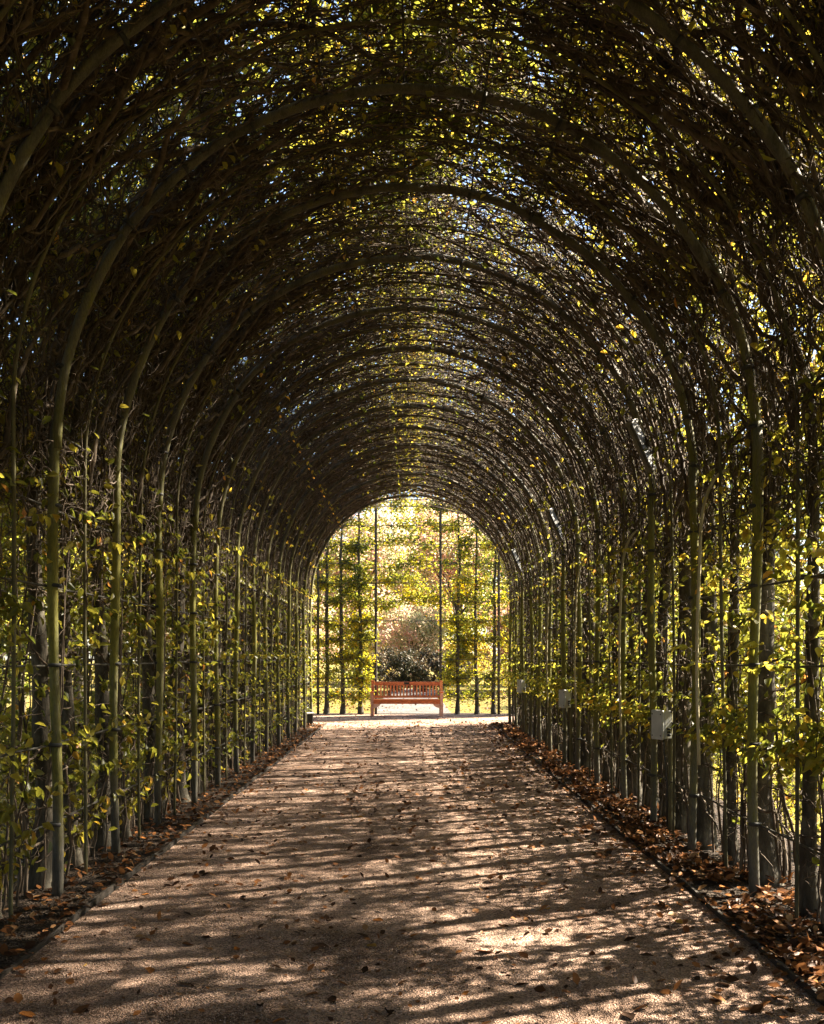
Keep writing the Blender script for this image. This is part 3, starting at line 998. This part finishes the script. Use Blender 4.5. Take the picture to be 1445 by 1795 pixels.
# ------------------------------------------------------------------ garden beyond: trees and shrubs
def crown_mesh(seed, h0, h1, rx, n, leaf, squash=1.0, nblob=16, hang=.2):
    r = np.random.default_rng(seed)
    cz, rz = (h0 + h1) / 2, (h1 - h0) / 2
    c = r.normal(size=(nblob, 3))
    c = nrm(c) * r.uniform(.35, .80, nblob)[:, None] * np.array([rx, rx, rz]) + np.array([0, 0, cz])
    br = r.uniform(.26, .48, nblob) * min(rx, rz * 1.1)
    b = r.integers(0, nblob, n)
    d = nrm(r.normal(size=(n, 3)))
    p = c[b] + d * (br[b] * r.uniform(.45, 1.12, n) ** .6)[:, None]
    keep = clump(p[:, 0] * .6, p[:, 1] * .6, p[:, 2] * .6, seed) > -.55
    p, d = p[keep & (p[:, 2] > .03)], d[keep & (p[:, 2] > .03)]
    n = len(p)
    Nn = nrm(d + np.array([0, 0, .5]) + r.normal(size=(n, 3)) * .6)
    D = r.normal(size=(n, 3)) + np.array([0, 0, -.5])
    L = leaf * r.uniform(.6, 1.25, n)
    lv, lq = leaves(p, D, Nn, L, L * .6, .15, .2)
    tn = np.clip(.5 + .2 * clump(p[:, 0] * .4, p[:, 1] * .4, p[:, 2] * .4, seed + 1) + r.normal(size=n) * .18, 0, 1)
    return lv, lq, np.repeat(tn, 2), c

def trunk_mesh(seed, c, h0, r0):
    r = np.random.default_rng(seed)
    parts = []
    top = c[:, 2].max() * .9
    z = np.linspace(-.1, top, 16)
    P = np.stack([np.cumsum(r.normal(size=16)) * .05, np.cumsum(r.normal(size=16)) * .05, z], -1)
    parts.append(tubes(P[None], np.linspace(r0, r0 * .2, 16)[None], 8))
    for q in c:
        zs = np.clip(q[2] * .55, h0 * .4, top * .8)
        a = np.array([np.interp(zs, z, P[:, 0]), np.interp(zs, z, P[:, 1]), zs])
        tt = np.linspace(0, 1, 8)[:, None]
        pp = a * (1 - tt) + q * tt + r.normal(size=(8, 3)) * .04 * tt
        parts.append(tubes(pp[None], np.linspace(r0 * .35, r0 * .08, 8)[None], 5))
    return join(parts)

CR = {}
for key, (s_, h0, h1, rx, n, lf, r0, nb) in {'tree_a': (11, 2.0, 10.5, 3.2, 15000, .17, .17, 20), 'tree_b': (12, 1.4, 8.5, 2.8, 13000, .17, .15, 18),
                                       'shrub': (13, .05, 2.4, 1.5, 9000, .11, .06, 18), 'mound': (14, .05, 1.75, 1.7, 9000, .10, .06, 20), 'low_tree': (15, .5, 5.0, 2.0, 11000, .13, .09, 18)}.items():
    lv, lq, tn, c = crown_mesh(s_, h0, h1, rx, n, lf, nblob=nb)
    CR[key] = (lv, lq, tn, trunk_mesh(s_ + 50, c, h0, r0))
CRM = {}
def garden_plant(key, m, x, y, rz, sc, label, cat, group, name):
    if (key, m) not in CRM:
        lv, lq, tn, tk = CR[key]
        if key not in CRM:
            CRM[key] = (mesh_np('crown', lv, lq, material=M[m], tint=tn), mesh_np('trunk', *tk, material=M['far_bark']))
        CRM[key, m] = True
    f, k = CRM[key]
    t = thing(name, label, cat, (x, y, -.03), rz, group)
    t.scale = (sc, sc, sc)
    link('trunk', k, t)
    o = link('crown', f, t)
    o.material_slots[0].link = 'OBJECT'
    o.material_slots[0].material = M[m]
    o['kind'] = 'stuff'
G = 'trees of the garden beyond the end screen'
garden_plant('mound', 'dark_leaf', -.75, 38.5, .3, 1.05, 'dark leafy shrub behind the bench, left of the pair', 'shrub', 'dark shrubs behind the bench', 'garden_shrub')
garden_plant('mound', 'dark_leaf', 1.25, 39.0, 2.1, 1.08, 'dark leafy shrub behind the bench, right of the pair', 'shrub', 'dark shrubs behind the bench', 'garden_shrub')
garden_plant('low_tree', 'pale_leaf', .15, 44, 1.0, .95, 'pale pink and green small tree rising over the dark shrubs', 'tree', None, 'garden_tree')
for x, y, key, m, sc, rz, lab in (
        (-7.5, 46, 'tree_a', 'yellow_leaf', 1.1, 0, 'tall yellow tree beyond the left part of the end screen'),
        (-2.8, 52, 'tree_a', 'pale_leaf', 1.15, 1, 'pale pinkish autumn tree beyond the screen, left of centre'),
        (2.6, 55, 'tree_a', 'pale_leaf', 1.25, 2, 'tall pale tree beyond the screen, right of centre'),
        (6.8, 47, 'tree_b', 'green_leaf', 1.2, 3, 'green tree beyond the right part of the end screen'),
        (-4.6, 41, 'low_tree', 'pale_leaf', .9, 4, 'pale low tree behind the left trunks of the end screen'),
        (4.4, 42, 'low_tree', 'pink_leaf', .9, 5, 'pinkish low tree behind the right trunks of the end screen'),
        (-11.5, 55, 'tree_a', 'green_leaf', 1.2, 2.5, 'green tree far off beyond the screen, leftmost'),
        (11.5, 56, 'tree_a', 'pink_leaf', 1.2, 4.2, 'pinkish tree far off beyond the screen, rightmost'),
        (-.3, 62, 'tree_b', 'yellow_leaf', 1.5, 5.2, 'yellow tree farthest off, on the axis of the path')):
    garden_plant(key, m, x, y, rz, sc, lab, 'tree', G, 'garden_tree')
for j in range(13):
    x = -27 + j * 4.5 + random.uniform(-.6, .6)
    garden_plant('tree_b', ('yellow_leaf', 'green_leaf', 'pink_leaf', 'pale_leaf')[(j * 3) % 4], x, 74 + 4 * math.sin(j * 2.1), j * 1.1, 1.25, 'tree of the far backdrop row beyond the end screen, %s from the left' % ORD[j], 'tree', 'far backdrop trees', 'garden_tree')
for j in range(9):
    x = -13 + j * 3.3 + random.uniform(-.4, .4)
    garden_plant('mound' if j % 2 else 'shrub', ('pale_leaf', 'yellow_leaf', 'pink_leaf', 'yellow_leaf')[j % 4], x, 58 + 2 * math.sin(j * 1.7), j * 1.9, 1.6, 'low bright shrub far beyond the end screen, %s from the left' % ORD[j], 'shrub', 'far shrubs beyond the screen', 'garden_shrub')
for j, (x, y, key, m, sc) in enumerate(((-8.8, 3, 'tree_b', 'yellow_leaf', .95), (-7.6, 8.2, 'low_tree', 'yellow_leaf', 1.2), (-8.6, 12.6, 'tree_b', 'yellow_leaf', 1.0), (-7.6, 17.5, 'low_tree', 'green_leaf', 1.25),
                                        (-8.6, 22, 'tree_b', 'yellow_leaf', 1.0), (-9.0, 27.5, 'tree_b', 'green_leaf', 1.0), (-12, 34, 'tree_b', 'pink_leaf', 1.1))):
    garden_plant(key, m, x, y, j * 1.3, sc, 'garden tree glimpsed through the left hedge wall, %s along' % ORD[j], 'tree', 'trees outside the left wall', 'garden_tree')
for j, (x, y, key, m, sc) in enumerate(((7.2, 4, 'shrub', 'yellow_leaf', 1.0), (6.6, 8.4, 'shrub', 'green_leaf', 1.15), (7.5, 12.5, 'shrub', 'yellow_leaf', 1.1), (6.8, 17, 'shrub', 'yellow_leaf', 1.2), (7.4, 21.5, 'shrub', 'green_leaf', 1.1), (9.5, 31.5, 'low_tree', 'yellow_leaf', 1.2), (16, 9, 'tree_b', 'yellow_leaf', .8), (17, 18, 'tree_b', 'green_leaf', .8), (16, 27, 'tree_b', 'yellow_leaf', .8))):
    garden_plant(key, m, x, y, j * 1.7, sc, 'garden %s glimpsed through the right hedge wall, %s along' % ('shrub' if key == 'shrub' else 'tree', ORD[j]), 'shrub' if key == 'shrub' else 'tree', 'plants outside the right wall', 'garden_' + ('shrub' if key == 'shrub' else 'tree'))

# ------------------------------------------------------------------ path edging
for sgn, x, word in ((-1, -1.8725, 'left'), (1, 1.8325, 'right')):
    k = 120
    y = np.linspace(-6, YEND + .34, k)
    xx = x + .011 * np.sin(y * 1.9 + sgn) + .006 * np.sin(y * 5.1)
    h = .028 + .006 * np.sin(y * 1.3 + sgn)
    V = np.stack([np.stack([xx - .009, y, 0 * y - .03], -1), np.stack([xx - .009, y, h], -1), np.stack([xx + .009, y, h], -1), np.stack([xx + .009, y, 0 * y - .03], -1)], 1)
    i4 = np.arange(k * 4).reshape(k, 4)
    q = np.stack([i4[:-1, :3], i4[1:, :3], i4[1:, 1:], i4[:-1, 1:]], -1).reshape(-1, 4)
    tag(link('path_edging', mesh_np('path_edging', V.reshape(-1, 3), q[:, ::-1], material=M['edging'], smooth=False)), 'low dark edging strip along the %s side of the gravel path' % word, 'edging', 'edging strips of the path')

# ------------------------------------------------------------------ fallen leaves
def fallen_leaf_mesh(seed, m):
    r = np.random.default_rng(seed)
    nl, nw = 6, 2
    t = np.linspace(0, 1, nl)
    wd = np.interp(t, [0, .15, .4, .7, 1], [.02, .55, 1, .7, .02])
    cu, cr = r.uniform(.2, 1.5), r.uniform(.0, .9)
    V = []
    for i in range(nl):
        for j in (-1, -.5, 0, .5, 1):
            w_ = wd[i] * .30 * (1 + .12 * r.normal())
            x = w_ * math.sin(j * (1 + cr * .6)) / 1
            z = abs(j) ** 1.5 * wd[i] * .22 * cr + .18 * cu * (t[i] - .45) ** 2 + .012 * r.normal()
            V.append((x, t[i] - .5, z))
    V = np.array(V)
    V[:, 2] -= V[:, 2].min()
    i5 = np.arange(nl * 5).reshape(nl, 5)
    q = np.stack([i5[:-1, :-1], i5[:-1, 1:], i5[1:, 1:], i5[1:, :-1]], -1).reshape(-1, 4)
    return mesh_np('fallen_leaf', V, q, material=M[m])
FL = {m: [fallen_leaf_mesh(40 + j + 9 * q, m) for j in range(4)] for q, m in enumerate(('fallen_brown', 'fallen_orange', 'fallen_yellow', 'fallen_dark', 'fallen_pale'))}
WORDS = {'fallen_brown': 'brown', 'fallen_orange': 'orange brown', 'fallen_yellow': 'yellow', 'fallen_dark': 'dark brown', 'fallen_pale': 'pale tan'}
KEYS = list(WORDS)
def zsurf(x, y):
    return .006 * (np.sin(x * 1.7 + y * .9) * .4 + np.sin(x * 4.1 - y * 2.3 + 1) * .3 + np.sin(y * 5.3 + x * 2.9) * .3)
cnt = 0
def drop(x, y, m, sz, where):
    global cnt
    o = link('fallen_leaf', FL[m][random.randrange(4)], None, (x, y, float(zsurf(x, y)) + .003), (random.gauss(0, .22), random.gauss(0, .22), random.uniform(0, 6.28)))
    o.scale = (sz, sz, sz * random.uniform(.7, 1.5))
    bi = int(math.floor((y - Y0) / DY))
    bay = 'before the first arch' if bi < 0 else 'between %s and %s arches' % (ORD[bi], ORD[bi + 1])
    if 'path' in where:
        lat = ('near its left edge', 'left of centre', 'in the middle', 'right of centre', 'near its right edge')[min(4, max(0, int((x + 1.85) / 3.7 * 5)))]
        lab = 'curled %s leaf on the path %s, %s' % (WORDS[m], lat, bay)
    else:
        lab = 'curled %s leaf %s %s, %s' % (WORDS[m], where, 'by edging' if abs(x) < 2.06 else 'by trunks', bay)
        lab = lab.replace('leaf in the', 'leaf in')
    tag(o, lab, 'leaf', 'leaves fallen on the ground')
    cnt += 1
# the photograph's most visible ones, then a scatter
for x, y, m, sz in ((-.98, 4.55, 'fallen_dark', .11), (-1.35, 4.2, 'fallen_brown', .10), (.42, 5.05, 'fallen_brown', .10), (.55, 4.55, 'fallen_dark', .07), (.95, 4.15, 'fallen_dark', .10),
                    (1.22, 4.05, 'fallen_pale', .06), (-.42, 5.15, 'fallen_dark', .10), (-.85, 5.1, 'fallen_orange', .07), (-.2, 5.35, 'fallen_dark', .12), (.06, 5.35, 'fallen_orange', .07),
                    (-.6, 4.25, 'fallen_dark', .06), (1.2, 4.6, 'fallen_orange', .06), (.85, 5.9, 'fallen_yellow', .07), (-1.2, 4.75, 'fallen_orange', .08), (1.55, 5.6, 'fallen_yellow', .06), (-1.55, 4.15, 'fallen_orange', .09)):
    drop(x, y, m, sz, 'on the gravel path')
while cnt < 165:
    y = 3.6 + 9.5 * random.random() ** 1.25
    x = random.uniform(-1.8, 1.76)
    m = random.choices(KEYS, (5, 3, 1, 6, 1))[0]
    drop(x, y, m, random.uniform(.03, .08), 'on the gravel path')
while cnt < 285:
    y = 5.0 + 4.5 * random.random()
    x = 1.87 + random.random() ** 1.2 * .55
    m = random.choices(KEYS, (6, 4, .6, 3, 1))[0]
    drop(x, y, m, random.uniform(.055, .10), 'in the right hedge bed')
while cnt < 300:
    y = 5.2 + 4 * random.random()
    x = -1.92 - random.random() * .35
    drop(x, y, random.choices(KEYS, (6, 2, .5, 5, 1))[0], random.uniform(.05, .085), 'in the left hedge bed')

def litter(name, pts, sz, m, label=None):
    r = np.random.default_rng(len(pts))
    n = len(pts)
    D = np.stack([r.normal(size=n), r.normal(size=n), r.normal(size=n) * .28], -1)
    Nn = nrm(np.stack([r.normal(size=n) * .45, r.normal(size=n) * .45, np.ones(n)], -1))
    v, q = leaves(pts, D, Nn, sz, sz * .62, .22, -.2)
    tn = r.uniform(0, 1, n)
    o = link(name, mesh_np(name, v, q, material=m, tint=np.repeat(tn, 2)))
    o['kind'] = 'stuff'
M['litter'] = leaf_mat('litter', [(0, (.025, .014, .009)), (.35, (.06, .028, .014)), (.65, (.14, .058, .022)), (.88, (.28, .12, .042)), (1, (.30, .18, .09))], trans=.12, sat=1.0, spec=.06)
r = np.random.default_rng(5)
n = 9000
y = 3.5 + (YEND - 3.3) * r.uniform(size=n)
dens = 1.88 + np.abs(r.normal(size=n)) * .26
x = np.where(r.uniform(size=n) < .05, r.uniform(1.4, 1.84, n), np.clip(dens + .12 * np.sin(y * 2.2), 1.862, 3.2))
ok = clump(x, y, 0 * x, 31) + np.where(x < 1.85, 1, .8) > 0
x, y, n = x[ok], y[ok], int(ok.sum())
z = .008 + .045 * r.uniform(size=n) * np.exp(-((x - 2.15) / .3) ** 2)
litter('leaf_litter', np.stack([x, y, z], -1), r.uniform(.04, .085, n), M['litter'])
n = 700
y = 3.5 + (YEND - 3.3) * r.uniform(size=n)
sg_ = np.where(r.uniform(size=n) < .65, 1, -1)
x = -.02 + sg_ * (1.85 + r.normal(size=n) * .045)
litter('leaf_litter', np.stack([x, y, .012 + .03 * np.exp(-((np.abs(x + .02) - 1.85) / .03) ** 2)], -1), r.uniform(.035, .075, n), M['litter'])
n = 2200
y = 3.5 + (YEND - 3.3) * r.uniform(size=n)
x = -1.90 - np.abs(r.normal(size=n)) * .35
litter('leaf_litter', np.stack([x, y, .012 + .02 * r.uniform(size=n)], -1), r.uniform(.03, .07, n), M['litter'])
n = 6500
y = 3.2 + 22.6 * r.uniform(size=n) ** .9
x = np.where(y < YEND, r.uniform(-1.84, 1.80, n), r.uniform(-3.5, 3.5, n))
litter('leaf_litter', np.stack([x, y, zsurf(x, y) + .006], -1), (.010 + .05 * r.uniform(size=n) ** 2.2) , M['litter'])
n = 2800
y = 4.2 + 19 * r.uniform(size=n)
x = r.uniform(-1.84, 1.80, n)
ok = clump(x, y * .5, 0 * x, 8) > .1
x, y, n = x[ok], y[ok], int(ok.sum())
litter('leaf_litter', np.stack([x, y, zsurf(x, y) + .010], -1), r.uniform(.035, .075, n), M['litter'])
n = 5000
y = YT + .6 + 16 * r.uniform(size=n)
x = r.uniform(-8, 8, n)
ok = (np.abs(x - .05) > 1.1) | (r.uniform(size=n) < .25)
x, y, n = x[ok], y[ok], int(ok.sum())
litter('leaf_litter', np.stack([x, y, 0 * x + .0], -1), r.uniform(.05, .10, n), M['litter'])

# grit on the path
n = 70000
y = 3.1 + 9 * r.uniform(size=n) ** 1.5
x = r.uniform(-1.85, 1.81, n)
sz = r.uniform(.0016, .0048, n) * (1 + .05 * y)
T4 = np.array([[1, 0, -.5], [-.5, .9, -.5], [-.5, -.9, -.5], [.1, .1, .75]])
rot = r.uniform(0, 6.28, n)
c_, s_ = np.cos(rot), np.sin(rot)
tv = T4[None] * sz[:, None, None] * r.uniform(.6, 1.4, (n, 1, 3))
V = np.stack([tv[..., 0] * c_[:, None] - tv[..., 1] * s_[:, None] + x[:, None], tv[..., 0] * s_[:, None] + tv[..., 1] * c_[:, None] + y[:, None], tv[..., 2] + (zsurf(x, y) + .0015)[:, None]], -1).reshape(-1, 3)
b4 = np.arange(n)[:, None] * 4
tr = np.concatenate([b4 + np.array([[0, 1, 3]]), b4 + np.array([[1, 2, 3]]), b4 + np.array([[2, 0, 3]])], 1).reshape(-1, 3)
o = link('gravel', mesh_np('gravel', V, None, tr, M['grit'], smooth=False))
o['kind'] = 'stuff'

# ------------------------------------------------------------------ single leaves near the camera, parts of their trees
def big_leaf(seed):
    r = np.random.default_rng(seed)
    nl = 7
    t = np.linspace(0, 1, nl)
    wd = np.interp(t, [0, .12, .38, .7, 1], [.02, .6, 1, .66, .02])
    V = []
    for i in range(nl):
        for j in (-1, -.5, 0, .5, 1):
            V.append((j * wd[i] * .29, t[i], abs(j) * wd[i] * .10 - .22 * t[i] ** 2 * r.uniform(.9, 1.1) + .012 * math.cos(i * 3.1) * abs(j)))
    i5 = np.arange(nl * 5).reshape(nl, 5)
    q = np.stack([i5[:-1, :-1], i5[:-1, 1:], i5[1:, 1:], i5[1:, :-1]], -1).reshape(-1, 4)
    return mesh_np('leaf', V, q, material=M['hedge_leaf'], tint=np.full(len(q), r.uniform(.3, .85)))
BL = [big_leaf(s) for s in range(8)]
for side, y, t in near_trees:
    for _ in range(26):
        s = random.uniform(.9, 3.0) if side > 0 else random.uniform(.4, 2.9)
        if random.random() < .2:
            s = random.uniform(2.9, 5)
        p = shell(s, random.uniform(-.3, .3), random.uniform(-.05, .08)) + np.array([US, 0, 0])
        o = link('leaf', BL[random.randrange(8)], t, tuple(p), (random.gauss(-.7, .5), random.gauss(0, .5), random.uniform(0, 6.28)))
        sc = random.uniform(.055, .085)
        o.scale = (sc, sc, sc)
